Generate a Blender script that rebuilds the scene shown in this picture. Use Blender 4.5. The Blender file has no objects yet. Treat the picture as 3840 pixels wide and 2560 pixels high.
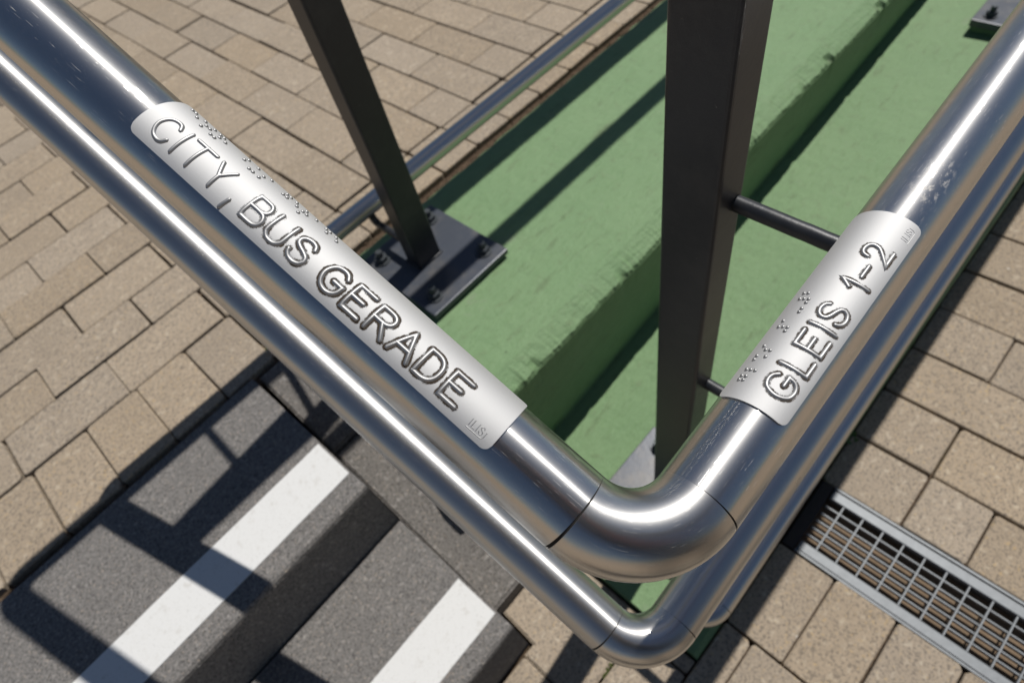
import bpy, bmesh, math, random
from mathutils import Vector, Matrix, noise
random.seed(7)
sc = bpy.context.scene
COL = sc.collection

# ------------------------------------------------------------------ camera, sky, sun, exposure
# survey frame of the place: u along the wall, v across it (down the stairs), d = depth below the eye
ZE = 0.80
def W(u, v, d): return Vector((u, -v, ZE - d))
R0 = (0.668561, 0.722773, 0.175000); R1 = (-0.670653, 0.484317, 0.561837); R2 = (0.321325, -0.492987, 0.808526)
fl = lambda a: Vector((a[0], -a[1], -a[2]))
cam_d = bpy.data.cameras.new('camera'); cam = bpy.data.objects.new('camera', cam_d); COL.objects.link(cam)
cx, cy, cz = fl(R0), -fl(R1), -fl(R2)
cam.matrix_world = Matrix(((cx.x, cy.x, cz.x, 0), (cx.y, cy.y, cz.y, 0), (cx.z, cy.z, cz.z, ZE), (0, 0, 0, 1)))
cam_d.sensor_width = 36; cam_d.lens = 21.724; cam_d.clip_start = 0.01; cam_d.clip_end = 600
cam_d.dof.use_dof = True; cam_d.dof.focus_distance = 0.318; cam_d.dof.aperture_fstop = 9.5
sc.camera = cam

SUN = Vector((0.557, 0.05, 1.0)).normalized()
el = math.asin(SUN.z); az = math.atan2(SUN.x, SUN.y)
w = bpy.data.worlds.new('World'); sc.world = w; w.use_nodes = True
wn = w.node_tree; wn.nodes.clear()
sky = wn.nodes.new('ShaderNodeTexSky'); sky.sky_type = 'NISHITA'; sky.sun_disc = False
sky.sun_elevation = el; sky.sun_rotation = az; sky.altitude = 300; sky.dust_density = 0.6; sky.ozone_density = 2.2
bg = wn.nodes.new('ShaderNodeBackground'); bg.inputs[1].default_value = 0.05
wo = wn.nodes.new('ShaderNodeOutputWorld')
wn.links.new(sky.outputs[0], bg.inputs[0]); wn.links.new(bg.outputs[0], wo.inputs[0])
sl = bpy.data.lights.new('sun', 'SUN'); sl.energy = 5.0; sl.angle = math.radians(0.53); sl.color = (1.0, 0.955, 0.89)
sun = bpy.data.objects.new('sun', sl); COL.objects.link(sun); sun.location = (4, 0, 6)
sun.rotation_euler = (-SUN).to_track_quat('-Z', 'Y').to_euler()
vs = sc.view_settings; vs.view_transform = 'Standard'; vs.look = 'None'; vs.exposure = -0.12; vs.gamma = 1.0; vs.use_curve_mapping = False

# ------------------------------------------------------------------ helpers
def tag(o, label=None, cat=None, group=None, kind=None):
    for k, v in (('label', label), ('category', cat), ('group', group), ('kind', kind)):
        if v: o[k] = v
    return o
def link(name, me, mat=None, parent=None):
    o = bpy.data.objects.new(name, me); COL.objects.link(o)
    if mat and me is not None and not me.materials: me.materials.append(mat)
    if parent is not None: o.parent = parent
    return o
def empty(name, loc=(0, 0, 0)):
    o = bpy.data.objects.new(name, None); COL.objects.link(o); o.location = loc; o.empty_display_size = 0.05
    return o
def mesh(name, verts, faces, smooth=False, uvs=None):
    me = bpy.data.meshes.new(name); me.from_pydata([tuple(v) for v in verts], [], faces)
    if smooth: me.polygons.foreach_set('use_smooth', [True] * len(me.polygons))
    if uvs is not None:
        lay = me.uv_layers.new(name='UVMap')
        fl_ = []
        for p in me.polygons:
            for li in p.loop_indices: fl_ += list(uvs[me.loops[li].vertex_index])
        lay.data.foreach_set('uv', fl_)
    me.update(); return me
def bm_mesh(name, bm, smooth=False):
    me = bpy.data.meshes.new(name); bm.normal_update(); bm.to_mesh(me); bm.free()
    if smooth: me.polygons.foreach_set('use_smooth', [True] * len(me.polygons))
    return me
def box_bm(x0, x1, y0, y1, z0, z1, bev=0.0, seg=1, bm=None):
    own = bm is None
    bm = bm or bmesh.new()
    vs_ = [bm.verts.new(p) for p in ((x0, y0, z0), (x1, y0, z0), (x1, y1, z0), (x0, y1, z0), (x0, y0, z1), (x1, y0, z1), (x1, y1, z1), (x0, y1, z1))]
    fs = [bm.faces.new([vs_[i] for i in q]) for q in ((3, 2, 1, 0), (4, 5, 6, 7), (0, 1, 5, 4), (1, 2, 6, 5), (2, 3, 7, 6), (3, 0, 4, 7))]
    if bev > 0 and own: bmesh.ops.bevel(bm, geom=list(bm.edges), offset=bev, segments=seg, affect='EDGES', profile=0.6)
    return bm
def tube_mesh(name, pts, r, n=56, cap=True, roll_ref=Vector((0, 0, 1))):
    """a tube along a poly-line; UV = (metres round, metres along)"""
    V, F, UV = [], [], []
    s = 0.0; prev = None; m = len(pts)
    for i, p in enumerate(pts):
        t = (pts[min(i + 1, m - 1)] - pts[max(i - 1, 0)]).normalized()
        e1 = (roll_ref - t * roll_ref.dot(t))
        if e1.length < 1e-4: e1 = Vector((1, 0, 0)) - t * t.x
        if prev is not None:
            e1 = prev - t * prev.dot(t)
        e1.normalize(); prev = e1.copy(); e2 = t.cross(e1)
        if i: s += (p - pts[i - 1]).length
        for k in range(n + 1):
            a = 2 * math.pi * k / n - math.pi
            V.append(p + (e1 * math.cos(a) + e2 * math.sin(a)) * r); UV.append((a * r, s))
    st = n + 1
    for i in range(m - 1):
        for k in range(n): F.append((i * st + k, i * st + k + 1, (i + 1) * st + k + 1, (i + 1) * st + k))
    if cap:
        for i, rev in ((0, False), (m - 1, True)):
            base = len(V); ring = list(range(i * st, i * st + n))
            for k in ring: V.append(V[k]); UV.append(UV[k])
            idx = list(range(base, base + n)); F.append(tuple(idx if not rev else idx[::-1]))
    me = mesh(name, V, F, True, UV)
    return me
def arc_pts(c, a, b, T, k=14):
    """fillet from c+a*T to c+b*T (a, b unit directions away from corner c)"""
    ang = a.angle(b); Rb = T * math.tan(ang / 2); bis = (a + b).normalized(); cen = c + bis * (T / math.cos(ang / 2))
    p0 = c + a * T - cen; p1 = c + b * T - cen; tot = math.pi - ang; out = []
    for i in range(k + 1):
        f = i / k; out.append(cen + (p0 * math.sin((1 - f) * tot) + p1 * math.sin(f * tot)) / math.sin(tot))
    return out
def seg_pts(a, b, step=0.05):
    n = max(1, int((b - a).length / step)); return [a.lerp(b, i / n) for i in range(n + 1)]
def project(P):
    q = P - Vector((0, 0, ZE)); z = -q.dot(cz)
    if z < 0.02: return None
    return (q.dot(cx) / z * 2317.2 + 1920, -q.dot(cy) / z * 2317.2 + 1280)

# ------------------------------------------------------------------ materials
class NT:
    def __init__(s, name):
        s.m = bpy.data.materials.new(name); s.m.use_nodes = True; s.t = s.m.node_tree; s.t.nodes.clear()
        s.out = s.n('ShaderNodeOutputMaterial')
    def n(s, t, **kw):
        nd = s.t.nodes.new(t)
        for k, v in kw.items():
            if k.startswith('i_'): nd.inputs[k[2:].replace('_', ' ')].default_value = v
            else: setattr(nd, k, v)
        return nd
    def l(s, a, b): s.t.links.new(a, b)
    def noise(s, vec, scale, detail=4, rough=0.6, dim='3D'):
        nd = s.n('ShaderNodeTexNoise', noise_dimensions=dim); nd.inputs['Scale'].default_value = scale
        nd.inputs['Detail'].default_value = detail; nd.inputs['Roughness'].default_value = rough
        s.l(vec, nd.inputs['Vector']); return nd.outputs['Fac']
    def ramp(s, fac, stops):
        nd = s.n('ShaderNodeValToRGB'); cr = nd.color_ramp
        while len(cr.elements) < len(stops): cr.elements.new(0.5)
        for e, (p, c) in zip(cr.elements, stops):
            e.position = p; e.color = c if len(c) == 4 else (*c, 1)
        s.l(fac, nd.inputs['Fac']); return nd.outputs['Color']
    def mix(s, fac, a, b, mode='MIX'):
        nd = s.n('ShaderNodeMix', data_type='RGBA', blend_type=mode)
        for sock, v in ((nd.inputs[0], fac), (nd.inputs[6], a), (nd.inputs[7], b)):
            if isinstance(v, (int, float)): sock.default_value = v
            elif isinstance(v, tuple): sock.default_value = v if len(v) == 4 else (*v, 1)
            else: s.l(v, sock)
        return nd.outputs[2]
    def math(s, op, a, b=None, c=None, clamp=False):
        nd = s.n('ShaderNodeMath', operation=op, use_clamp=clamp)
        for i, v in enumerate((a, b, c)):
            if v is None: continue
            if isinstance(v, (int, float)): nd.inputs[i].default_value = v
            else: s.l(v, nd.inputs[i])
        return nd.outputs[0]
    def maprange(s, v, a, b, c=0.0, d=1.0, t='SMOOTHSTEP'):
        nd = s.n('ShaderNodeMapRange', interpolation_type=t)
        s.l(v, nd.inputs[0])
        for i, x in enumerate((a, b, c, d)): nd.inputs[i + 1].default_value = x
        return nd.outputs[0]
    def coord(s, which='Object', scale=None, offset=None):
        tc = s.n('ShaderNodeTexCoord'); o = tc.outputs[which]
        if scale or offset is not None:
            mp = s.n('ShaderNodeMapping'); s.l(o, mp.inputs[0])
            if scale: mp.inputs['Scale'].default_value = scale
            if offset is not None: s.l(offset, mp.inputs['Location'])
            o = mp.outputs[0]
        return o
    def bump(s, h, strength=0.3, dist=0.002, prev=None):
        nd = s.n('ShaderNodeBump'); nd.inputs['Strength'].default_value = strength; nd.inputs['Distance'].default_value = dist
        s.l(h, nd.inputs['Height'])
        if prev is not None: s.l(prev, nd.inputs['Normal'])
        return nd.outputs[0]
    def bsdf(s, color=(0.5, 0.5, 0.5), rough=0.5, metal=0.0, normal=None, spec=0.5, aniso=0.0):
        p = s.n('ShaderNodeBsdfPrincipled')
        for nm, v in (('Base Color', color), ('Roughness', rough), ('Metallic', metal)):
            if isinstance(v, (int, float)): p.inputs[nm].default_value = v
            elif isinstance(v, tuple): p.inputs[nm].default_value = v if len(v) == 4 else (*v, 1)
            else: s.l(v, p.inputs[nm])
        p.inputs['Specular IOR Level'].default_value = spec
        if aniso: p.inputs['Anisotropic'].default_value = aniso
        if normal is not None: s.l(normal, p.inputs['Normal'])
        return p.outputs[0]
    def done(s, sh):
        s.l(sh, s.out.inputs[0]); return s.m

def speckled(name, base, dark, light, scale=420, var=0.14, rand=True, patch=0.25, tint=None, bump=0.25, spots=False):
    """cast concrete stone: fine aggregate in two or three tones, soft blotches, one tone per stone"""
    t = NT(name)
    oi = t.n('ShaderNodeObjectInfo')
    off = t.n('ShaderNodeVectorMath', operation='SCALE'); off.inputs[0].default_value = (7.3, 3.1, 1.7); t.l(oi.outputs['Random'], off.inputs['Scale'])
    v = t.coord('Object', None, off.outputs[0] if rand else None)
    f1 = t.noise(v, scale, 3, 0.7); f2 = t.noise(v, scale * 0.42, 3, 0.6); f3 = t.noise(v, 14, 5, 0.6); f4 = t.noise(v, scale * 0.8, 2, 0.5)
    c = t.mix(t.maprange(f1, 0.37, 0.53), dark, base)
    c = t.mix(t.maprange(f2, 0.56, 0.70), c, light)
    if tint: c = t.mix(t.math('MULTIPLY', t.maprange(f4, 0.62, 0.72), 0.75), c, tint)
    c = t.mix(t.math('MULTIPLY', t.maprange(f3, 0.35, 0.70), patch), c, tuple(x * 0.72 for x in base))
    if rand:
        hv = t.n('ShaderNodeHueSaturation'); t.l(c, hv.inputs['Color'])
        t.l(t.math('MULTIPLY_ADD', oi.outputs['Random'], var, 1 - var / 2), hv.inputs['Value'])
        r2 = t.math('FRACT', t.math('MULTIPLY', oi.outputs['Random'], 17.31)); t.l(t.math('MULTIPLY_ADD', r2, 0.18, 0.91), hv.inputs['Saturation'])
        c = hv.outputs[0]
    if spots:
        vo = t.n('ShaderNodeTexVoronoi'); vo.inputs['Scale'].default_value = 17; t.l(v, vo.inputs['Vector'])
        c = t.mix(t.math('MULTIPLY', t.maprange(vo.outputs['Distance'], 0.045, 0.030), 0.8), c, (0.50, 0.46, 0.40))
        vo2 = t.n('ShaderNodeTexVoronoi'); vo2.inputs['Scale'].default_value = 9; t.l(t.coord('Object', (1.3, 0.9, 1.1), off.outputs[0]), vo2.inputs['Vector'])
        c = t.mix(t.math('MULTIPLY', t.maprange(vo2.outputs['Distance'], 0.05, 0.02), 0.55), c, (0.12, 0.10, 0.085))
    nb = t.bump(f1, bump, 0.0012); nb = t.bump(f2, bump, 0.0015, nb)
    return t.done(t.bsdf(c, 0.88, 0, nb, 0.25))
M = {}
M['paver'] = speckled('tan paver concrete', (0.328, 0.269, 0.202), (0.170, 0.144, 0.116), (0.41, 0.350, 0.270), 230, 0.13, True, 0.30, (0.43, 0.32, 0.18), 0.4, True)
M['slab'] = speckled('grey step concrete', (0.168, 0.160, 0.153), (0.060, 0.058, 0.057), (0.27, 0.255, 0.24), 380, 0.06, True, 0.22, (0.36, 0.30, 0.24))
M['kerbgrey'] = speckled('brown grey kerb concrete', (0.158, 0.148, 0.138), (0.060, 0.056, 0.052), (0.27, 0.255, 0.24), 330, 0.05, True, 0.22, (0.36, 0.30, 0.24))

def soil_mat():
    t = NT('joint sand and soil'); v = t.coord('Object')
    f = t.noise(v, 160, 5, 0.7); g = t.noise(v, 9, 3, 0.6)
    c = t.ramp(f, [(0.30, (0.030, 0.021, 0.015)), (0.62, (0.105, 0.075, 0.052)), (0.80, (0.19, 0.145, 0.10))])
    c = t.mix(t.math('MULTIPLY', t.maprange(g, 0.5, 0.7), 0.35), c, (0.045, 0.045, 0.018))
    return t.done(t.bsdf(c, 0.95, 0, t.bump(f, 0.6, 0.004), 0.1))
M['soil'] = soil_mat()

def far_paving():
    t = NT('far tan paving'); v = t.coord('Object')
    b = t.n('ShaderNodeTexBrick', offset=0.5); t.l(v, b.inputs['Vector']); b.inputs['Scale'].default_value = 1.0
    b.inputs['Brick Width'].default_value = 0.2; b.inputs['Row Height'].default_value = 0.107; b.inputs['Mortar Size'].default_value = 0.0025
    b.inputs['Color1'].default_value = (0.36, 0.28, 0.20, 1); b.inputs['Color2'].default_value = (0.40, 0.31, 0.225, 1); b.inputs['Mortar'].default_value = (0.09, 0.065, 0.045, 1)
    f = t.noise(v, 340, 3, 0.7)
    c = t.mix(t.math('MULTIPLY', t.maprange(f, 0.55, 0.38), 0.5), b.outputs['Color'], (0.21, 0.165, 0.12))
    return t.done(t.bsdf(c, 0.9, 0, None, 0.2))
M['far'] = far_paving()

def white_mat():
    t = NT('white nosing inlay'); v = t.coord('Object')
    f = t.noise(v, 500, 2, 0.6); g = t.noise(v, 60, 4, 0.7)
    c = t.mix(t.maprange(f, 0.30, 0.40), (0.44, 0.44, 0.425), (0.60, 0.605, 0.60))
    c = t.mix(t.math('MULTIPLY', t.maprange(g, 0.56, 0.70), 0.45), c, (0.44, 0.425, 0.395))
    return t.done(t.bsdf(c, 0.75, 0, t.bump(f, 0.12, 0.001), 0.3))
M['white'] = white_mat()

def green_mat():
    t = NT('green masonry paint'); v = t.coord('Object'); tc = t.n('ShaderNodeTexCoord')
    mp = t.n('ShaderNodeMapping'); mp.inputs['Scale'].default_value = (14, 55, 30); mp.inputs['Rotation'].default_value = (0, 0, 0.5); t.l(tc.outputs['Object'], mp.inputs[0])
    brush = t.noise(mp.outputs[0], 3.0, 5, 0.65); big = t.noise(v, 7, 5, 0.6); grit = t.noise(v, 230, 3, 0.6); mid = t.noise(v, 40, 5, 0.7)
    c = t.mix(big, (0.128, 0.226, 0.106), (0.176, 0.272, 0.138))
    c = t.mix(t.math('MULTIPLY', t.maprange(brush, 0.50, 0.72), 0.34), c, (0.100, 0.185, 0.070))
    c = t.mix(t.math('MULTIPLY', t.maprange(mid, 0.56, 0.70), 0.42), c, (0.125, 0.165, 0.085))
    c = t.mix(t.math('MULTIPLY', t.maprange(grit, 0.66, 0.74), 0.6), c, (0.06, 0.10, 0.05))
    wear = t.noise(v, 16, 6, 0.72); stain = t.noise(mp.outputs[0], 0.9, 6, 0.7)
    c = t.mix(t.math('MULTIPLY', t.maprange(stain, 0.56, 0.70), 0.50), c, (0.085, 0.115, 0.055))
    c = t.mix(t.math('MULTIPLY', t.maprange(wear, 0.62, 0.72), 0.45), c, (0.20, 0.235, 0.165))
    chipm = t.maprange(t.noise(v, 95, 3, 0.5), 0.735, 0.755); c = t.mix(t.math('MULTIPLY', chipm, 0.7), c, (0.05, 0.06, 0.035))
    hsum = t.math('ADD', t.math('MULTIPLY', brush, 1.0), t.math('ADD', t.math('MULTIPLY', mid, 0.9), t.math('MULTIPLY', grit, 0.25)))
    return t.done(t.bsdf(c, 0.62, 0, t.bump(hsum, 0.6, 0.005), 0.35))
M['green'] = green_mat()

def steel_mat(name, r1=0.18, r2=0.33, mixf=0.27, scr=1.4, an2=0.95, r3=0.40, w3=0.20, smear=None):
    """polished stainless tube, worn by hands: fine lines round the tube, hair scratches, dust"""
    t = NT(name); tc = t.n('ShaderNodeTexCoord')
    def mp(sc_, rot=0.0):
        m = t.n('ShaderNodeMapping'); m.inputs['Scale'].default_value = (sc_[0], sc_[1], 1); m.inputs['Rotation'].default_value = (0, 0, rot); t.l(tc.outputs['UV'], m.inputs[0]); return m.outputs[0]
    turn = t.noise(mp((18, 1500)), 1.0, 3, 0.7, '2D')                    # lathe lines round the tube
    haze = t.noise(mp((70, 40)), 1.0, 5, 0.6, '2D')
    scratch = None
    for i, (sc_, rot, lo) in enumerate((((1500, 60), 0.5, 0.735), ((1300, 45), -0.8, 0.75), ((1500, 80), 1.3, 0.74), ((1700, 50), 0.25, 0.75))):
        s_ = t.maprange(t.noise(mp(sc_, rot), 1.0, 2, 0.5, '2D'), lo, lo + 0.03)
        scratch = s_ if scratch is None else t.math('MAXIMUM', scratch, s_)
    scratch = t.math('MULTIPLY', scratch, t.maprange(haze, 0.46, 0.60))
    dust0 = t.maprange(t.noise(mp((2600, 2600)), 1.0, 1, 0.5, '2D'), 0.79, 0.81)
    dust = t.math('MAXIMUM', dust0, t.math('MULTIPLY', scratch, 0.8 * scr))
    h = t.math('ADD', t.math('MULTIPLY', turn, 0.5), t.math('MULTIPLY', scratch, -0.5 * scr))
    nb = t.bump(h, 0.10, 0.0003)
    tg = t.n('ShaderNodeTangent', direction_type='UV_MAP')
    col = t.mix(t.math('MULTIPLY', scratch, 0.5 * scr), (0.575, 0.57, 0.56), (0.82, 0.82, 0.82))
    if smear:
        tm = t.n('ShaderNodeMapping'); tm.inputs['Location'].default_value = (-smear[0], -smear[1], 0); t.l(tc.outputs['UV'], tm.inputs[0])
        sc2 = t.n('ShaderNodeMapping'); sc2.inputs['Scale'].default_value = (1 / 0.012, 1 / 0.030, 1); t.l(tm.outputs[0], sc2.inputs[0])
        ln = t.n('ShaderNodeVectorMath', operation='LENGTH'); t.l(sc2.outputs[0], ln.inputs[0])
        sm_ = t.noise(mp((330, 150), 0.5), 1.0, 5, 0.7, '2D')
        smk = t.math('MULTIPLY', t.maprange(ln.outputs['Value'], 1.0, 0.2), t.maprange(sm_, 0.50, 0.66))
    outs = []
    for (rr, cc, an) in ((t.math('MULTIPLY_ADD', haze, 0.06, r1 - 0.03), col, 1.0), (r2, (0.56, 0.558, 0.55), an2), (r3, (0.60, 0.598, 0.59), 0.35)):
        p = t.n('ShaderNodeBsdfPrincipled'); p.inputs['Metallic'].default_value = 1; p.inputs['Anisotropic'].default_value = an; p.inputs['Anisotropic Rotation'].default_value = 0.25
        if isinstance(cc, tuple): p.inputs['Base Color'].default_value = (*cc, 1)
        else: t.l(cc, p.inputs['Base Color'])
        if isinstance(rr, float): p.inputs['Roughness'].default_value = rr
        else: t.l(rr, p.inputs['Roughness'])
        t.l(nb, p.inputs['Normal']); t.l(tg.outputs[0], p.inputs['Tangent']); outs.append(p.outputs[0])
    ms = t.n('ShaderNodeMixShader'); t.l(t.math('MULTIPLY_ADD', haze, 0.2, mixf - 0.1), ms.inputs[0]); t.l(outs[0], ms.inputs[1]); t.l(outs[1], ms.inputs[2])
    ms3 = t.n('ShaderNodeMixShader'); ms3.inputs[0].default_value = w3; t.l(ms.outputs[0], ms3.inputs[1]); t.l(outs[2], ms3.inputs[2]); ms = ms3
    if smear: dust = t.math('MAXIMUM', dust, t.math('MULTIPLY', smk, 2.2))
    d = t.bsdf((0.55, 0.53, 0.50), 0.8, 0.0)
    m2 = t.n('ShaderNodeMixShader'); t.l(t.math('MULTIPLY', dust, 0.35), m2.inputs[0]); t.l(ms.outputs[0], m2.inputs[1]); t.l(d, m2.inputs[2])
    return t.done(m2.outputs[0])
M['steel'] = steel_mat('polished stainless tube')
M['satin'] = steel_mat('satin stainless tube', 0.29, 0.42, 0.45, 0.6, 0.88, 0.46, 0.22)
M['elbow'] = steel_mat('polished stainless elbow', 0.21, 0.36, 0.42, 1.2, 0.75, 0.44, 0.22)
M['steel_smear'] = steel_mat('polished stainless tube with paint smear', smear=(0.004, 0.222))

def alu_mat(name, dirt=True, rough=0.76, tones=((0.51, 0.515, 0.52), (0.68, 0.685, 0.69))):
    t = NT(name); tc = t.n('ShaderNodeTexCoord')
    m = t.n('ShaderNodeMapping'); m.inputs['Scale'].default_value = (2600, 45, 1); t.l(tc.outputs['UV'], m.inputs[0])
    lines = t.noise(m.outputs[0], 1.0, 3, 0.6, '2D')
    m2 = t.n('ShaderNodeMapping'); m2.inputs['Scale'].default_value = (3200, 3200, 1); t.l(tc.outputs['UV'], m2.inputs[0])
    grain = t.noise(m2.outputs[0], 1.0, 3, 0.6, '2D')
    col = t.mix(grain, *tones)
    rg = t.math('MULTIPLY_ADD', grain, 0.10, rough - 0.05); met = 1.0
    nb = t.bump(t.math('ADD', t.math('MULTIPLY', lines, 0.6), t.math('MULTIPLY', grain, 0.7)), 0.16, 0.00025)
    if dirt:
        at = t.n('ShaderNodeAttribute', attribute_name='grime')
        g = t.math('MULTIPLY', at.outputs['Fac'], 1.0)
        fine = t.noise(m2.outputs[0], 0.55, 4, 0.75, '2D')
        k = t.maprange(t.math('ADD', g, t.math('MULTIPLY', fine, 0.8)), 0.70, 0.92)
        col = t.mix(k, col, (0.050, 0.036, 0.024)); rg = t.math('MULTIPLY_ADD', k, 0.5, rg)
        met = t.math('SUBTRACT', 1.0, t.math('MULTIPLY', k, 0.9))
        nb = t.bump(t.math('MULTIPLY', k, fine), 0.5, 0.0005, nb)
    return t.done(t.bsdf(col, rg, met, nb, 0.5))
M['alu'] = alu_mat('brushed aluminium sign'); M['alu_letter'] = alu_mat('raised aluminium', False, 0.54, ((0.37, 0.375, 0.38), (0.44, 0.442, 0.445)))

def paint_mat(name, k, dust):
    t = NT(name); v = t.coord('Object')
    f = t.noise(v, 900, 2, 0.6); g = t.noise(v, 25, 5, 0.65); h = t.noise(v, 120, 4, 0.7)
    c = t.mix(f, (0.027 * k, 0.031 * k, 0.040 * k), (0.052 * k, 0.060 * k, 0.075 * k)); c = t.mix(t.math('MULTIPLY', t.maprange(g, 0.40, 0.75), dust), c, (0.11, 0.107, 0.105))
    c = t.mix(t.math('MULTIPLY', t.maprange(h, 0.70, 0.76), 0.7), c, (0.16, 0.15, 0.14))
    return t.done(t.bsdf(c, t.math('MULTIPLY_ADD', g, 0.18, 0.30), 0.25, t.bump(h, 0.18, 0.0012), 0.5))
M['paint'] = paint_mat('shade-dark anthracite iron mica paint', 0.5, 0.16); M['paint_dusty_lit'] = paint_mat('dusty sunlit-tone anthracite paint', 1.5, 0.85)  # one paint: shade put into the post colour, sunlight into the dusty plate colour
def plain(name, c, rough=0.6, metal=0.0, sc_=200, amt=0.3):
    t = NT(name); v = t.coord('Object'); f = t.noise(v, sc_, 4, 0.65)
    col = t.mix(t.math('MULTIPLY', f, amt), c, tuple(x * 0.45 for x in c))
    return t.done(t.bsdf(col, rough, metal, t.bump(f, 0.2, 0.0008), 0.4))
M['zinc'] = plain('galvanised steel', (0.205, 0.22, 0.235), 0.55, 0.5, 90, 0.6)
M['zincdark'] = plain('dark steel end plate', (0.035, 0.028, 0.026), 0.6, 0.2)
M['bolt'] = plain('bolt steel', (0.075, 0.085, 0.095), 0.42, 0.5, 300)
M['washer'] = plain('zinc washer', (0.42, 0.42, 0.42), 0.35, 0.9, 300)
M['dark'] = plain('black seam sleeve', (0.010, 0.009, 0.008), 0.8)  # plain black for the sleeve that shows in the gaps between tube ends
M['channel'] = plain('channel concrete', (0.10, 0.09, 0.08), 0.9)
M['silt'] = plain('brown silt', (0.23, 0.165, 0.11), 0.95, 0, 70, 1.0)
M['leaf'] = plain('weed leaf', (0.075, 0.14, 0.030), 0.6, 0, 60, 0.5)
M['moss'] = plain('moss', (0.070, 0.085, 0.022), 0.95, 0, 300, 0.6)
M['chip'] = speckled('paver chip', (0.36, 0.27, 0.19), (0.20, 0.15, 0.11), (0.46, 0.37, 0.28), 360, 0.1)

# ------------------------------------------------------------------ ground, upper paving
DU, DL = 0.80, 1.079
def sheet(name, polys, mat, label=None, parent=None, kind='structure'):
    V, F = [], []
    for p in polys:
        b = len(V); V += [Vector(q) for q in p]; F.append(tuple(range(b, b + len(p))))
    o = link(name, mesh(name, V, F), mat, parent)
    if parent is None: tag(o, label, 'ground', kind=kind)
    return o
far = sheet('ground', [[(-90, -90, -0.46), (90, -90, -0.46), (90, 90, -0.46), (-90, 90, -0.46)]], M['far'], 'wide tan paved station forecourt all around')
XA, XB, YB = -1.05, 2.6, 3.45                     # rectangle of built stones
up = sheet('upper_paving', [[(XA, 0.79, -0.014), (XB, 0.79, -0.014), (XB, YB, -0.014), (XA, YB, -0.014)]], M['soil'], 'tan block paving above the stairs behind the green wall')
outer = sheet('upper_forecourt', [[(-60, 0.79, -0.003), (XA, 0.79, -0.003), (XA, YB, -0.003), (-60, YB, -0.003)], [(XB, 0.86, -0.003), (60, 0.86, -0.003), (60, YB, -0.003), (XB, YB, -0.003)],
                                  [(-60, YB, -0.003), (60, YB, -0.003), (60, 60, -0.003), (-60, 60, -0.003)]], M['far'], 'tan block paving further out on the upper level')

PAVER_CACHE = {}
def paver_mesh(lx, ly, th=0.06, var=0):
    key = (round(lx, 3), round(ly, 3), var)
    if key in PAVER_CACHE: return PAVER_CACHE[key]
    bm = bmesh.new(); rnd = random.Random(hash(key) & 0xffff)
    hx, hy = lx / 2, ly / 2; b = 0.0024
    def ring(x, y, z, j):
        pts = []
        for (sx, sy) in ((-1, -1), (1, -1), (1, 1), (-1, 1)):
            cr = rnd.choice((0.0025, 0.003, 0.0035, 0.006))                      # clipped corners
            for (ax, ay) in (((0, 1), (1, 0)) if sx * sy > 0 else ((1, 0), (0, 1))):
                px = sx * (x - cr * ax); py = sy * (y - cr * ay)
                pts.append(bm.verts.new((px + rnd.uniform(-j, j), py + rnd.uniform(-j, j), z)))
        return pts
    r0 = ring(hx, hy, -th, 0); r1 = ring(hx, hy, -b * 1.1, 0.0006); r2 = ring(hx - b * 0.35, hy - b * 0.35, -b * 0.35, 0.0005); r3 = ring(hx - b, hy - b, 0, 0.0006)
    for a, c in ((r0, r1), (r1, r2), (r2, r3)):
        for i in range(8): bm.faces.new((a[i], a[(i + 1) % 8], c[(i + 1) % 8], c[i]))
    bm.faces.new(r3)
    me = bm_mesh('paver', bm); me.materials.append(M['paver']); PAVER_CACHE[key] = me; return me
REST = {}
def put_paver(x0, x1, y0, y1, z, parent, slope=0.0, joint=0.0032):
    """cell in world metres"""
    lx, ly = x1 - x0 - joint * random.choice((0.7, 0.7, 1.0, 1.0, 1.5)), y1 - y0 - joint * random.choice((0.7, 0.8, 1.0, 1.3))
    if lx < 0.012 or ly < 0.012: return
    c = Vector(((x0 + x1) / 2, (y0 + y1) / 2, z)); vis = False
    for sx in (0, 1):
        for sy in (0, 1):
            q = project(Vector((x0 if sx else x1, y0 if sy else y1, z)))
            if q and -60 < q[0] < 3900 and -60 < q[1] < 2620: vis = True
    rz = random.gauss(0, 0.0035); dz = random.gauss(0, 0.0011)
    me = paver_mesh(round(lx, 3), round(ly, 3), 0.06, random.randint(0, 3))
    mat = Matrix.Translation(c + Vector((random.gauss(0, 0.0006), random.gauss(0, 0.0006), dz))) @ Matrix.Rotation(-math.atan(slope), 4, 'Y') @ Matrix.Rotation(rz, 4, 'Z') @ Matrix.Rotation(random.gauss(0, 0.003), 4, 'X') @ Matrix.Rotation(random.gauss(0, 0.003), 4, 'Y')
    if vis:
        o = link('paver', me, None, parent); o.matrix_world = mat
    else: REST.setdefault(parent, []).append((me, mat))
def flush_rest():
    for par, items in REST.items():
        V, F = [], []
        for me, mat in items:
            b = len(V); V += [mat @ v.co for v in me.vertices]; F += [tuple(b + i for i in p.vertices) for p in me.polygons]
        if V: tag(link('paver_field', mesh('paver_field', V, F), M['paver'], par), kind='stuff')

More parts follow.
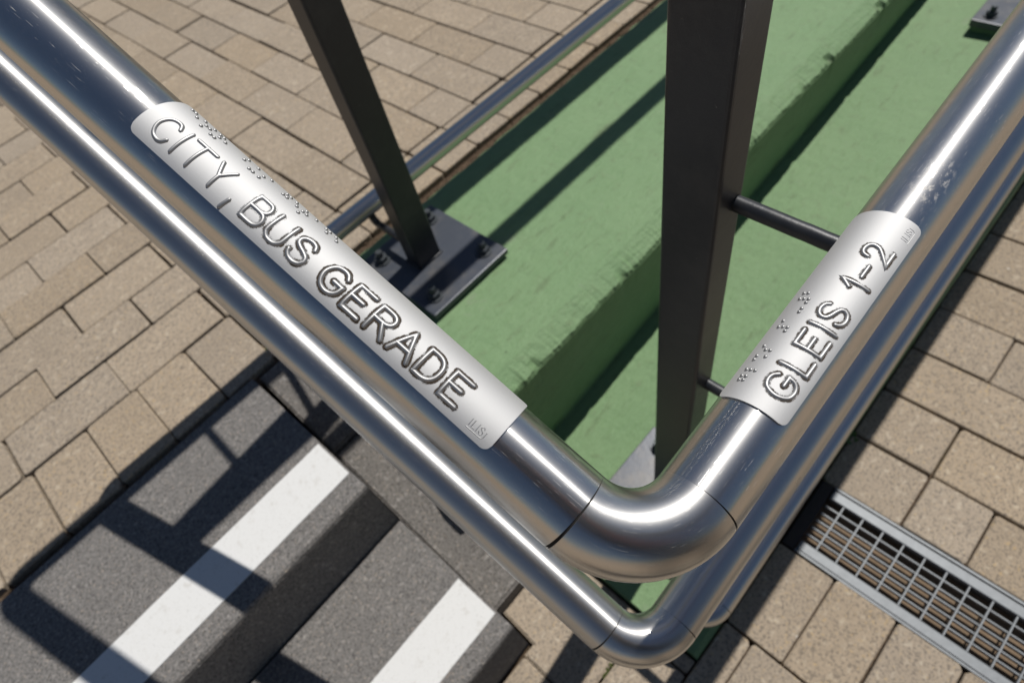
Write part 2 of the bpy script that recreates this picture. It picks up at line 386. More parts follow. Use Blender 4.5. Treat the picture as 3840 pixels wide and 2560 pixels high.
S = DU
rows = [1.008, 1.205, 1.343, 1.475, 1.615, 1.748, 1.885, 2.02] + [2.02 + 0.135 * i for i in range(1, 18)]
XE = 0.3005
def cells_1d(lo, hi, first, pitch):
    n0 = math.floor((lo - first) / pitch); e = [lo]
    k = n0 + 1
    while first + k * pitch < hi - 1e-4:
        if first + k * pitch > lo + 1e-4: e.append(first + k * pitch)
        k += 1
    e.append(hi); return list(zip(e[:-1], e[1:]))
for (a, b) in cells_1d(XA / S, 0.186, -0.061, 0.1235):
    if a > 0.03: continue
    put_paver(a * S, b * S, rows[0] * S, rows[1] * S, 0, up)
put_paver(0.0625 * S, 0.186 * S, 1.075 * S, rows[1] * S, 0, up)
put_paver(0.186 * S, XE * S, 1.107 * S, rows[1] * S, 0, up)
for i in range(1, len(rows) - 1):
    for (a, b) in cells_1d(XA / S, XE, 0.053 if i % 2 else -0.072, 0.25):
        if rows[i + 1] * S <= YB + 0.05: put_paver(a * S, b * S, rows[i] * S, rows[i + 1] * S, 0, up)
for (a, b) in cells_1d(XE, XB / S, 0.926, 0.1245): put_paver(a * S, b * S, 1.107 * S, 1.252 * S, 0, up)
n = 2
while (0.05 + 0.1253 * n) * S < XB:
    a = 0.05 + 0.1253 * n
    for (y0, y1) in cells_1d(1.252, YB / S, 1.257 if n % 2 else 1.398, 0.2705): put_paver(a * S, min(a + 0.1253, XB / S) * S, y0 * S, y1 * S, 0, up)
    n += 1
# crumbled corner stones where the paving meets the stair kerb
def rock(name, c, s, mat, parent, seed, flat=0.6):
    bm = bmesh.new(); bmesh.ops.create_icosphere(bm, subdivisions=2, radius=1)
    for v in bm.verts:
        k = 1 + 0.35 * noise.noise(v.co * 1.3 + Vector((seed, seed * 2.1, 0)))
        v.co = Vector((v.co.x * s[0] * k, v.co.y * s[1] * k, v.co.z * s[2] * k * flat))
    o = link(name, bm_mesh(name, bm), mat, parent); o.location = c; return o
rock('paver_fragment', (0.052, 0.822, -0.006), (0.018, 0.010, 0.012), M['chip'], up, 3)
rock('paver_fragment', (0.078, 0.829, -0.007), (0.010, 0.008, 0.010), M['chip'], up, 5)
rock('paver_fragment', (0.044, 0.838, -0.008), (0.007, 0.006, 0.008), M['chip'], up, 9)

# ------------------------------------------------------------------ ramp paving and lower landing
SLP = 0.05
def zr(x): return ZE - (DL - (SLP * (x - 0.06) if x > 0.06 else 0.0))
def low_sheet(name, xs, y0, y1, off, mat, label):
    polys = []
    for xa, xb in zip(xs[:-1], xs[1:]): polys.append([(xa, y0, zr(xa) + off), (xb, y0, zr(xb) + off), (xb, y1, zr(xb) + off), (xa, y1, zr(xa) + off)])
    return polys
GX0, GX1 = 0.3954, 0.5258                       # drain slot
GYA = 0.021
LY0, LX0, LX1 = -1.1, -1.05, 2.6
polys = low_sheet('', [LX0, 0.06, GX0], LY0, 0.30, -0.014, None, None) + low_sheet('', [GX1, LX1], LY0, 0.30, -0.014, None, None)
polys += low_sheet('', [GX0, GX1], GYA + 0.001, 0.30, -0.014, None, None)
lp = sheet('ramp_paving', polys, M['soil'], 'tan block paving of the ramp and landing below the stairs')
sheet('lower_forecourt', low_sheet('', [-60, LX0], -60, 0.23, -0.003, None, None) + low_sheet('', [LX0, 0.06, LX1], -60, LY0, -0.003, None, None) + low_sheet('', [LX1, 10], -60, 0.03, -0.003, None, None), M['far'], 'tan block paving further out on the lower level')
Q = 1.06
def lowp(u0, u1, v0, v1): put_paver(u0 * Q, u1 * Q, -v1 * Q, -v0 * Q, zr((u0 + u1) / 2 * Q), lp, SLP if u0 > 0.05 else 0)
UB = [-0.90, -0.75, -0.60, -0.45, -0.30, -0.155, -0.01, 0.105, 0.225, 0.373]
VE = 1.0
for i in range(len(UB) - 1):
    first = 0.065 if i % 2 == 0 else 0.021
    for (a, b) in cells_1d(-0.0235, VE, first, 0.0872): lowp(UB[i], UB[i + 1], a, b)
UT = [0.496, 0.594, 0.695] + [0.793 + 0.1 * i for i in range(17)]
for i in range(len(UT) - 1):
    first = 0.097 if i < 2 or i % 2 else 0.186
    cc = [(-0.0235, first)] + cells_1d(first, VE, first, 0.089 if i == 0 else 0.178)
    for (a, b) in cc: lowp(UT[i], UT[i + 1], a, b)
for (a, b) in cells_1d(-0.90, 0.154, 0.13, 0.145): lowp(a, b, -0.110, -0.0235)
for (a, b) in cells_1d(-0.90, -0.006, -0.006, 0.148): lowp(a, b, -0.2165, -0.110)
# the L-shaped cut stone round the kerb end
pts = [(-0.0045, -0.2160), (0.0150, -0.2160), (0.0175, -0.2830), (0.1515, -0.2830), (0.1515, -0.1120), (-0.0045, -0.1120)]
bm = bmesh.new()
P2 = [(u * Q, -v * Q) for u, v in pts]
bot = [bm.verts.new((x, y, zr(x) - 0.05)) for x, y in P2]; top = [bm.verts.new((x, y, zr(x))) for x, y in P2]
for i in range(6): bm.faces.new((bot[(i + 1) % 6], bot[i], top[i], top[(i + 1) % 6]))
bm.faces.new(top[::-1]); bmesh.ops.recalc_face_normals(bm, faces=list(bm.faces))
bmesh.ops.bevel(bm, geom=[e for e in bm.edges if all(v in top for v in e.verts)], offset=0.003, segments=2, affect='EDGES')
link('paver', bm_mesh('paver_cut', bm), M['paver'], lp)
flush_rest()

# ------------------------------------------------------------------ stairs
st = empty('staircase', (0.004, 0.488, ZE - DL)); tag(st, 'grey concrete stairs with white nosing strips beside the green wall', 'stairs')
ROT = math.radians(1.2); PIV = Vector((0, 0.488, 0))
def sp(x, y, z): 
    d = Vector((x, y, 0)) - PIV; c_, s_ = math.cos(ROT), math.sin(ROT)
    return Vector((PIV.x + d.x * c_ - d.y * s_, PIV.y + d.x * s_ + d.y * c_, z))
def rough_slab(name, x0, x1, y0, y1, z0, z1, mat, parent, jit=0.0012, step=0.012, topfn=None):
    """block with slightly broken long front edge; front is at y0"""
    nx = int((x1 - x0) / step); V, F = [], []
    prof = lambda j: [(y1, z0), (y1, z1), (y0 + 0.02, z1), (y0 + 0.004 + max(0, j) * 2.2, z1 - 0.0002), (y0 + 0.001 + max(0, j), z1 - 0.0035 - abs(j)), (y0, z1 - 0.010), (y0, z0)]
    for i in range(nx + 1):
        x = x0 + (x1 - x0) * i / nx
        j = jit * (noise.noise(Vector((x * 40, y0 * 9, 1))) + 0.8 * noise.noise(Vector((x * 130, y0 * 5, 4))))
        j = max(-0.6 * jit, j)
        for (y, z) in prof(j): V.append(sp(x, y, z))
    k = 7
    for i in range(nx):
        for a in range(k - 1): F.append((i * k + a, i * k + a + 1, (i + 1) * k + a + 1, (i + 1) * k + a))
    F.append(tuple(range(k))[::-1]); b = nx * k; F.append(tuple(range(b, b + k)))
    return link(name, mesh(name, V, F), mat, parent)
ZT1, ZT2, ZB = 0.0, ZE - 0.940, ZE - DL
s1 = rough_slab('step', -3.0, 0.0062, 0.488, 0.798, -0.145, ZT1, M['slab'], None)
s2 = rough_slab('step', -3.0, 0.0062, 0.236, 0.484, ZB - 0.05, ZT2, M['slab'], None)
for o in (s1, s2):
    mw = Matrix.Translation(-Vector(st.location)); o.data.transform(mw); o.parent = st
def strip(parent, y0, y1, z):
    V = []; bm = bmesh.new()
    nx = 90; top, edge, low = [], [], []
    x0, x1 = -3.0, 0.003
    V, F = [], []
    for i in range(nx + 1):
        x = x0 + (x1 - x0) * i / nx
        j1 = 0.0007 * noise.noise(Vector((x * 60, 1, y0))); j2 = 0.0007 * noise.noise(Vector((x * 60, 7, y0)))
        for (y, zz) in ((y1 + j1, z - 0.004), (y1 - 0.0006 + j1, z + 0.0014), (y0 + 0.0006 + j2, z + 0.0014), (y0 + j2, z - 0.004)): V.append(sp(x, y, zz) - Vector(st.location))
    for i in range(nx):
        for a in range(3): F.append((i * 4 + a, i * 4 + a + 1, (i + 1) * 4 + a + 1, (i + 1) * 4 + a))
    F.append((0, 1, 2, 3)); b = nx * 4; F.append((b + 3, b + 2, b + 1, b))
    return link('nosing_strip', mesh('nosing_strip', V, F), M['white'], parent)
strip(s1, 0.525, 0.604, ZT1); strip(s2, 0.267, 0.345, ZT2)
# sloping kerb blocks along the stair
def kerb(ya, yb, name='kerb_block'):
    zt = lambda y: ZE - (DU + 0.475 * (0.80 - y)) - 0.002
    bm = bmesh.new(); L = Vector(st.location)
    c = [(0.0085, ya, zt(ya)), (0.160, ya, zt(ya)), (0.160, yb, zt(yb)), (0.0085, yb, zt(yb))]
    t_ = [bm.verts.new(Vector(p) - L) for p in c]; b_ = [bm.verts.new(Vector((p[0], p[1], ZB - 0.06)) - L) for p in c]
    bm.faces.new(t_); bm.faces.new(b_[::-1])
    for i in range(4): bm.faces.new((t_[i], b_[i], b_[(i + 1) % 4], t_[(i + 1) % 4]))
    bmesh.ops.recalc_face_normals(bm, faces=list(bm.faces))
    bmesh.ops.bevel(bm, geom=[e for e in bm.edges if all(v in t_ for v in e.verts)], offset=0.0035, segments=2, affect='EDGES')
    return link(name, bm_mesh(name, bm), M['kerbgrey'], st)
kerb(0.632, 0.796); kerb(0.300, 0.627)

# ------------------------------------------------------------------ green wall
wall = empty('retaining_wall', (0.165, 0.03, ZE - 1.10)); tag(wall, 'green painted stepped concrete wall between the stairs and the ramp', 'wall')
def wall_block(name, prof_fn, xs, parent):
    V, F = [], []; k = None; off = Vector(parent.location)
    for x in xs:
        pr = prof_fn(x); k = len(pr)
        for (y, z) in pr: V.append(Vector((x, y, z)) - off)
    for i in range(len(xs) - 1):
        for a in range(k - 1): F.append((i * k + a, i * k + a + 1, (i + 1) * k + a + 1, (i + 1) * k + a))
    F.append(tuple(range(k))[::-1]); b = (len(xs) - 1) * k; F.append(tuple(range(b, b + k)))
    return link(name, mesh(name, V, F, False), M['green'], parent)
def nz(x, y, z): return noise.noise(Vector((x, y, z)))
def zg2(x): return ZE - (1.047 - 0.09 * (x - 0.32))
def p1(x):
    z = ZE - 0.775; w_ = lambda k, s_, a: a * nz(x * s_, k, 0.3)
    rag = 0.0036 * nz(x * 45, 3, 1) + 0.0034 * nz(x * 140, 8, 1) + 0.003 * nz(x * 9, 1, 5)
    chip = max(0, nz(x * 28, 21, 2) - 0.18) * 0.018
    out = [(0.840 + w_(1, 30, 0.004), -0.45), (0.840 + w_(1, 30, 0.004), z - 0.008 + w_(2, 30, 0.002)), (0.831 + w_(3, 25, 0.003), z + w_(4, 20, 0.0012))]
    for i in range(1, 14):
        y = 0.831 + (0.462 - 0.831) * i / 14; out.append((y, z + 0.0012 * nz(x * 14, y * 14, 0.7) + 0.0006 * nz(x * 60, y * 60, 2)))
    out += [(0.452 + w_(9, 22, 0.003), z - 0.0008), (0.432 + rag, z - 0.0095), (0.4185 + rag * 0.8 + chip, z - 0.0165 - chip * 0.5), (0.4160 + 0.3 * rag + chip * 0.4, z - 0.026), (0.4195 + w_(5, 18, 0.0012), z - 0.075), (0.4330 + w_(6, 18, 0.0012), zg2(x) + 0.002), (0.4335, -0.45)]
    return out
xs = [0.165 + 0.005 * i for i in range(520)] + [2.8 + 0.25 * i for i in range(12)]
wall_block('upper_ledge', p1, xs, wall)
def p2(x):
    z = zg2(x); rag = 0.0015 * nz(x * 40, 13, 1)
    out = [(0.4500, -0.45), (0.4500, z)]
    for i in range(1, 16):
        y = 0.4500 + (0.034 - 0.4500) * i / 16; out.append((y, z + 0.0014 * nz(x * 13, y * 13, 3.7) + 0.0007 * nz(x * 55, y * 55, 8)))
    out += [(0.034 + rag, z - 0.001), (0.0275 + rag, z - 0.006), (0.0255, z - 0.012), (0.0255, -0.45)]
    return out
wall_block('lower_ledge', p2, xs, wall)

# ------------------------------------------------------------------ drain
dr = empty('drain_channel', (0.46, 0.0, zr(0.46))); tag(dr, 'galvanised slotted drain channel with mesh grating set in the ramp paving', 'drain')
tilt = Matrix.Rotation(-math.atan(SLP), 4, 'Y')
dmw = Matrix.Translation(Vector((0.4606, 0, zr(0.4606)))) @ tilt
dr.matrix_world = dmw
def dpart(name, bm, mat): return link(name, bm_mesh(name, bm), mat, dr)
HW = (GX1 - GX0) / 2; YD0, YD1 = -1.1, GYA
for s in (-1, 1):
    a, b = sorted((s * HW, s * (HW - 0.0035))); dpart('channel_edge', box_bm(a, b, YD0, 0.0, -0.09, -0.0008), M['zinc'])
    a, b = sorted((s * (HW - 0.0048), s * (HW - 0.0215))); dpart('grating_frame', box_bm(a, b, YD0, -0.001, -0.014, -0.0025, 0.0012), M['zinc'])
dpart('end_plate', box_bm(-HW, HW, 0.0015, GYA, -0.06, -0.004, 0.001), M['zincdark'])
dpart('channel_floor', box_bm(-HW + 0.004, HW - 0.004, YD0, GYA, -0.10, -0.034), M['silt'])
for s in (-1, 1):
    a, b = sorted((s * (HW - 0.004), s * (HW - 0.016))); dpart('channel_wall', box_bm(a, b, YD0, -0.001, -0.099, -0.030), M['channel'])
half = HW - 0.0216; nb_ = 5
lb = box_bm(-0.0013, 0.0013, YD0, -0.002, -0.0125, -0.0045, 0.0004); lbm = bm_mesh('bearing_bar', lb)
for i in range(nb_):
    o = link('bearing_bar', lbm, M['zinc'], dr); o.location = (-half + (i + 1) * 2 * half / (nb_ + 1), 0, 0)
cb = box_bm(-half, half, -0.0013, 0.0013, -0.0115, -0.0038, 0.0004); cbm = bm_mesh('cross_bar', cb)
for i in range(33):
    o = link('cross_bar', cbm, M['zinc'], dr); o.location = (0, -0.0255 - 0.0315 * i, 0)

# ------------------------------------------------------------------ railing
rail = empty('railing', W(0.335, -0.187, 1.055)); tag(rail, 'stainless handrail loop on anthracite posts with a lower rail and wheel guard', 'railing')
RO = Vector(rail.location)
def rlink(name, me, mat, parent=None):
    me.transform(Matrix.Translation(-RO)); return link(name, me, mat, parent or rail)
def dirv(u, v, d): return Vector((u, -v, -d)).normalized()
C = W(0.0605, -0.0443, 0.301); DLv = dirv(-0.0295, -0.9066, -0.4209); DRv = dirv(0.9987, -0.011, -0.0497)
RT = 0.0212; T = 0.0425
BK = Vector((1, 0, 0))
def loop(C, r, mat, tag_, TT=T, gapL=0.0010, gapR=0.0005):
    C2 = C + DLv * 0.877
    a = math.acos(max(-1, min(1, DLv.dot(DRv)))); 
    rlink(tag_, tube_mesh(tag_, seg_pts(C + DRv * (TT + gapR), C + DRv * 4.6), r), M['steel_smear'] if mat is M['steel'] else mat)
    rlink('elbow', tube_mesh('elbow', arc_pts(C, DRv, DLv, TT, 20), r, cap=True), M['elbow'])
    rlink(tag_, tube_mesh(tag_, seg_pts(C + DLv * (TT + gapL), C2 - DLv * (TT + 0.0004)), r), mat)
    rlink('elbow', tube_mesh('elbow', arc_pts(C2, -DLv, BK, TT, 20), r), mat)
    rlink(tag_, tube_mesh(tag_, seg_pts(C2 + BK * (TT + 0.0004), C2 + BK * 4.6), r), mat)
    for p, d in ((C + DRv * TT, DRv), (C + DLv * TT, DLv)):
        rlink('seam', tube_mesh('seam', [p - d * 0.003, p + d * 0.003], r - 0.0006, 40), M['dark'])
    return C2
C2 = loop(C, RT, M['steel'], 'upper_rail')
DROP = 0.290
CB = C + Vector((0, 0, -DROP))
CB2 = loop(CB, RT, M['satin'], 'lower_rail')
# wheel guards near the ground
RK = 0.0168
K1 = W(0.197, -0.0375, 0.985); VN = Vector((0, 1, 0))
rlink('wheel_guard', tube_mesh('wheel_guard', seg_pts(K1 + DRv * 0.0343, K1 + DRv * 4.4), RK), M['satin'])
rlink('elbow', tube_mesh('elbow', arc_pts(K1, DRv, VN, 0.034, 14), RK), M['satin'])
rlink('wheel_guard', tube_mesh('wheel_guard', seg_pts(K1 + VN * 0.0343, K1 + VN * 0.052), RK), M['satin'])
K2 = W(0.215, -0.815, 0.684); VP = Vector((0, -1, 0))
rlink('wheel_guard', tube_mesh('wheel_guard', seg_pts(K2 + BK * 0.0343, K2 + BK * 4.4), RK), M['satin'])
rlink('elbow', tube_mesh('elbow', arc_pts(K2, BK, VP, 0.034, 14), RK), M['satin'])
# posts
def post(x0, x1, y0, y1, z0, z1):
    bm = box_bm(x0, x1, y0, y1, z0, z1, 0.0035, 3); return rlink('post', bm_mesh('post', bm), M['paint'])
AX0, AX1 = 0.3176, 0.3660; AY0, AY1 = 0.6910, 0.7280
ZPA = ZE - 0.757
post(AX0, AX1, AY0, AY1, ZPA, 0.985)
BX0, BX1 = 0.317, 0.3545; BY0, BY1 = 0.1642, 0.2145
ZPB = zg2(0.335) + 0.022
post(BX0, BX1, BY0, BY1, ZPB, 0.71)
def bolt_mesh():
    bm = bmesh.new()
    def cyl(r0, r1, z0, z1, n):
        a = [bm.verts.new((r0 * math.cos(2 * math.pi * i / n), r0 * math.sin(2 * math.pi * i / n), z0)) for i in range(n)]
        b = [bm.verts.new((r1 * math.cos(2 * math.pi * i / n), r1 * math.sin(2 * math.pi * i / n), z1)) for i in range(n)]
        for i in range(n): bm.faces.new((a[i], a[(i + 1) % n], b[(i + 1) % n], b[i]))
        bm.faces.new(b)
    cyl(0.0150, 0.0150, 0, 0.0025, 24); cyl(0.0112, 0.0112, 0.0025, 0.0105, 6); cyl(0.0112, 0.0098, 0.0105, 0.0116, 6); cyl(0.0062, 0.0062, 0.0116, 0.022, 16); cyl(0.0062, 0.0050, 0.022, 0.0232, 16)
    return bm_mesh('anchor_bolt', bm)
BOLT = bolt_mesh()
def base(x0, x1, y0, y1, ztop, th, rotx=0.0, under=0.012):
    bm = box_bm(x0, x1, y0, y1, ztop - th, ztop, 0.0018, 2)
    p = rlink('base_plate', bm_mesh('base_plate', bm), M['paint_dusty_lit'])
    for (bx, by) in ((x0 + 0.028, y0 + 0.030), (x1 - 0.028, y0 + 0.030), (x0 + 0.028, y1 - 0.030), (x1 - 0.028, y1 - 0.030)):
        o = link('anchor_bolt', BOLT, M['bolt'], p); o.location = Vector((bx, by, ztop)) - RO; o.rotation_euler = (0, 0, random.random() * 3)
    bm = box_bm(x0 + 0.006, x1 - 0.006, y0 + 0.006, y1 - 0.006, ztop - th - under - 0.01, ztop - th)
    rlink('grout_pad', bm_mesh('grout_pad', bm), M['green'])
    return p
base(0.2634, 0.4368, 0.598, 0.797, ZPA, 0.011, under=0.006)
base(0.247, 0.424, 0.087, 0.2885, ZPB, 0.012, under=0.012)
# next post of the same kind further up the ramp
PX = 1.625; ZPC = zg2(PX + 0.05) + 0.026
base(PX, PX + 0.177, 0.087, 0.2905, ZPC, 0.016, under=0.02)
post(PX + 0.07, PX + 0.1075, BY0, BY1, ZPC, 0.80)
# weld beads at the post feet
for (x0, x1, y0, y1, z) in ((AX0, AX1, AY0, AY1, ZPA), (BX0, BX1, BY0, BY1, ZPB)):
    pts_ = [Vector((x0, y0, z)), Vector((x1, y0, z)), Vector((x1, y1, z)), Vector((x0, y1, z)), Vector((x0, y0, z))]
    pp = []
    for a, b in zip(pts_[:-1], pts_[1:]): pp += [a.lerp(b, i / 10) + Vector((0, 0, 0.0008 * random.random())) for i in range(10)]
    rlink('weld_bead', tube_mesh('weld_bead', pp, 0.0032, 8, False), M['paint'])
# bracket rods: out of the post face, then up under the rail
def rod(x, ya, yb, zrod, ztop, r=0.0068):
    s = 1 if yb > ya else -1
    cpt = Vector((x, yb, zrod)); a = Vector((0, -s, 0)); b = Vector((0, 0, 1)); TT = min(0.016, max(0.004, (ztop - zrod) * 0.6))
    pp = [Vector((x, ya, zrod)) + a * 0.004] + seg_pts(Vector((x, ya, zrod)), cpt + a * TT, 0.01) + arc_pts(cpt, a, b, TT, 8) + [Vector((x, yb, ztop))]
    pp2 = []
    for i, p in enumerate(pp): pp2.append(p + Vector((0.00012 * math.sin(i * 2.1), 0, 0.00012 * math.cos(i * 3.7))))
    return rlink('bracket_rod', tube_mesh('bracket_rod', pp2, r, 20), M['paint'])
def rail_at(Cp, d, x): return Cp + d * ((x - Cp.x) / d.x)
for Cp, below in ((C, 0.074), (CB, 0.062)):
    q = rail_at(Cp, DRv, 0.345); rod(0.345, BY0, q.y, q.z - below, q.z - RT + 0.003)
    q = rail_at(Cp, DRv, PX + 0.09); rod(PX + 0.09, BY0, q.y, q.z - below, q.z - RT + 0.003)
for Cp in (C2, CB2): rod(0.342, AY1, Cp.y, Cp.z - 0.068, Cp.z - RT + 0.003)
q = rail_at(K1, DRv, 0.345); rod(0.345, BY0, q.y, q.z - 0.035, q.z - RK + 0.003)
rod(0.330, AY1, K2.y, K2.z - 0.036, K2.z - RK + 0.003)
# guard rail carried along the top of the posts by the wall
rlink('guard_rail', tube_mesh('guard_rail', seg_pts(Vector((AX0, 0.690, 0.972)), Vector((4.6, 0.690, 0.972)), 0.2), 0.0212, 32), M['satin'])

# ------------------------------------------------------------------ tactile signs
UP = Vector((0, 0, 1))
STR = {  # strokes in a unit cap-height box, x to the right
 'C': (0.72, [[(0.72, 0.80), (0.60, 0.95), (0.42, 1.0), (0.20, 0.93), (0.06, 0.75), (0.0, 0.5), (0.06, 0.25), (0.20, 0.07), (0.42, 0.0), (0.60, 0.05), (0.72, 0.20)]]),
 'I': (0.0, [[(0, 0), (0, 1)]]),
 'T': (0.88, [[(0, 1), (0.88, 1)], [(0.44, 1), (0.44, 0)]]),
 'Y': (0.70, [[(0, 1), (0.35, 0.48), (0.70, 1)], [(0.35, 0.48), (0.35, 0)]]),
 ',': (0.16, [[(0.12, 0.12), (0.0, -0.28)]]),
 'B': (0.66, [[(0.36, 0.52), (0.52, 0.56), (0.60, 0.66), (0.61, 0.78), (0.56, 0.91), (0.42, 1.0), (0, 1), (0, 0), (0.42, 0), (0.60, 0.07), (0.67, 0.20), (0.66, 0.34), (0.56, 0.48), (0.36, 0.52), (0, 0.52)]]),
 'U': (0.70, [[(0, 1), (0, 0.30), (0.06, 0.13), (0.18, 0.03), (0.35, 0), (0.52, 0.03), (0.64, 0.13), (0.70, 0.30), (0.70, 1)]]),
 'S': (0.66, [[(0.63, 0.80), (0.54, 0.94), (0.35, 1.0), (0.15, 0.95), (0.04, 0.82), (0.06, 0.66), (0.20, 0.56), (0.44, 0.47), (0.61, 0.37), (0.66, 0.23), (0.57, 0.08), (0.38, 0.0), (0.17, 0.03), (0.04, 0.14), (0.0, 0.24)]]),
 'G': (0.82, [[(0.76, 0.80), (0.63, 0.95), (0.43, 1.0), (0.20, 0.93), (0.06, 0.75), (0.0, 0.5), (0.06, 0.25), (0.20, 0.07), (0.43, 0.0), (0.64, 0.05), (0.78, 0.20), (0.82, 0.44), (0.46, 0.44)]]),
 'E': (0.66, [[(0.66, 1), (0, 1), (0, 0), (0.66, 0)], [(0, 0.52), (0.50, 0.52)]]),
 'R': (0.68, [[(0, 0), (0, 1), (0.40, 1.0), (0.57, 0.94), (0.65, 0.82), (0.65, 0.68), (0.57, 0.56), (0.40, 0.50), (0, 0.50)], [(0.36, 0.50), (0.68, 0)]]),
 'A': (0.80, [[(0, 0), (0.40, 1), (0.80, 0)], [(0.14, 0.34), (0.66, 0.34)]]),
 'D': (0.74, [[(0, 0), (0, 1), (0.34, 1.0), (0.56, 0.92), (0.70, 0.74), (0.74, 0.5), (0.70, 0.26), (0.56, 0.08), (0.34, 0.0), (0, 0)]]),
 'L': (0.60, [[(0, 1), (0, 0), (0.60, 0)]]),
 '1': (0.28, [[(0, 0.66), (0.28, 1), (0.28, 0)]]),
 '-': (0.58, [[(0, 0.48), (0.58, 0.48)]]),
 '2': (0.72, [[(0.02, 0.74), (0.08, 0.90), (0.22, 0.99), (0.40, 1.0), (0.57, 0.94), (0.66, 0.80), (0.64, 0.64), (0.54, 0.48), (0.0, 0.0), (0.72, 0.0)]]),
}
BR = {'c': (1, 4), 'i': (2, 4), 't': (2, 3, 4, 5), 'y': (1, 3, 4, 5, 6), ',': (2,), 'b': (1, 2), 'u': (1, 3, 6), 's': (2, 3, 4), 'g': (1, 2, 4, 5), 'e': (1, 5), 'r': (1, 2, 3, 5), 'a': (1,), 'd': (1, 4, 5), 'l': (1, 2, 3), 'ei': (1, 4, 6), '#': (3, 4, 5, 6), '1': (1,), '-': (3, 6), '2': (1, 2)}
def smooth_path(p):
    """rounds flowing parts of a stroke, keeps sharp corners"""
    out = []; n_ = len(p); closed = (p[0] == p[-1])
    V2 = [Vector((a, b)) for a, b in p]
    def sharp(i):
        if i == 0 or i == n_ - 1: return True
        a, b = V2[i] - V2[i - 1], V2[i + 1] - V2[i]
        return abs(a.angle(b)) > math.radians(48)
    for i in range(n_ - 1):
        p0 = V2[i - 1] if not sharp(i) else V2[i] * 2 - V2[i + 1]; p3 = V2[i + 2] if not sharp(i + 1) else V2[i + 1] * 2 - V2[i]
        k = 6 if (V2[i + 1] - V2[i]).length > 0.05 else 3
        for j in range(k):
            f = j / k
            out.append(0.5 * ((2 * V2[i]) + (p3 * 0 + V2[i + 1] - p0) * f + (2 * p0 - 5 * V2[i] + 4 * V2[i + 1] - p3) * f * f + (-p0 + 3 * V2[i] - 3 * V2[i + 1] + p3) * f ** 3))
    out.append(V2[-1]); return out
def make_sign(name, label, d, t0, t1, ph0, ph1, text, base_ph, cap_ph, rdir, braille, bt0, bpitch, bph, mark, grimefn):
    """d axis direction; t along the axis from the elbow corner; ph round the tube in degrees; rdir +1/-1 reading direction in t"""
    e1 = (UP - d * UP.dot(d)).normalized(); e2 = d.cross(e1)
    rp = RT + 0.0011
    org = C + d * ((t0 + t1) / 2)
    def X(t, ph, h=0.0):
        a = math.radians(ph); return C + d * t + (e1 * math.cos(a) + e2 * math.sin(a)) * (rp + h) - org
    root = empty(name, org); tag(root, label, 'sign', 'tactile signs on the handrail')
    mm = 0.001; degmm = math.degrees(1 / rp) * mm
    up_sgn = 1 if cap_ph > base_ph else -1; cap = abs(cap_ph - base_ph) / degmm * mm     # metres
    # ---- letters
    strokes = []                              # (t, ph) poly-lines for the grime
    prof = [(-1.0, -0.05), (-0.92, 0.12), (-0.55, 0.70), (-0.34, 0.92), (-0.12, 1.0), (0.12, 1.0), (0.34, 0.92), (0.55, 0.70), (0.92, 0.12), (1.0, -0.05)]
    HWd, HGT = 0.00122, 0.00085
    def ridge(polys, nm, mat, hw, hg, parent):
        V, F, UVs = [], [], []
        for poly in polys:                    # poly in metres: (along t, along arc from ph=0)
            P_ = [Vector(p) for p in poly]; m = len(P_)
            ribs = []
            dirs = [(P_[i + 1] - P_[i]).normalized() for i in range(m - 1)]
            # rounded start
            for f in (0.05, 0.35, 0.7):
                ribs.append((P_[0] - dirs[0] * hw * math.cos(f * math.pi / 2) * 0.9, Vector((-dirs[0].y, dirs[0].x)), math.sin(f * math.pi / 2)))
            for i in range(m):
                if i == 0: nrm, sc_ = Vector((-dirs[0].y, dirs[0].x)), 1.0
                elif i == m - 1: nrm, sc_ = Vector((-dirs[-1].y, dirs[-1].x)), 1.0
                else:
                    n1 = Vector((-dirs[i - 1].y, dirs[i - 1].x)); n2 = Vector((-dirs[i].y, dirs[i].x)); nrm = (n1 + n2)
                    if nrm.length < 1e-6: nrm = n1.copy()
                    nrm.normalize(); sc_ = 1 / max(0.42, nrm.dot(n1))
                ribs.append((P_[i], nrm * sc_, 1.0))
            for f in (0.7, 0.35, 0.05):
                ribs.append((P_[-1] + dirs[-1] * hw * math.cos(f * math.pi / 2) * 0.9, Vector((-dirs[-1].y, dirs[-1].x)), math.sin(f * math.pi / 2)))
            b = len(V); k = len(prof)
            for (p, nrm, s_) in ribs:
                for (a, h) in prof:
                    q = p + nrm * (a * hw * s_); V.append(X(q.x, q.y * degmm / mm, h * hg * (s_ ** 0.5) if h > 0 else h * hg)); UVs.append((q.y, q.x))
            for i in range(len(ribs) - 1):
                for a in range(k - 1): F.append((b + i * k + a, b + (i + 1) * k + a, b + (i + 1) * k + a + 1, b + i * k + a + 1))
        me = mesh(nm, V, F, True, UVs); o = link(nm, me, mat, parent)
        # outward normals
        if me.polygons[len(F) // 2].normal.dot(me.polygons[len(F) // 2].center - (-org + C + d * ((me.polygons[len(F) // 2].center + org - C).dot(d)))) < 0: me.flip_normals()
        return o
    for ch, tl, wd in text:
        w0, sts = STR[ch]; kx = (wd / w0) if (wd and w0) else cap
        polys = []
        for s_ in sts:
            sm = smooth_path(s_) if len(s_) > 2 else [Vector(s_[0]).lerp(Vector(s_[1]), i / 8) for i in range(9)]
            polys.append([(tl + rdir * q.x * kx, (base_ph / degmm * mm) + up_sgn * q.y * cap) for q in sm])
        ridge(polys, 'raised_letter', M['alu_letter'], HWd, HGT, root)
        strokes += polys
    # ---- braille
    DT = 0.0026; rowsp = [bph[0], (bph[0] + bph[1]) / 2, bph[1]]; dots = []
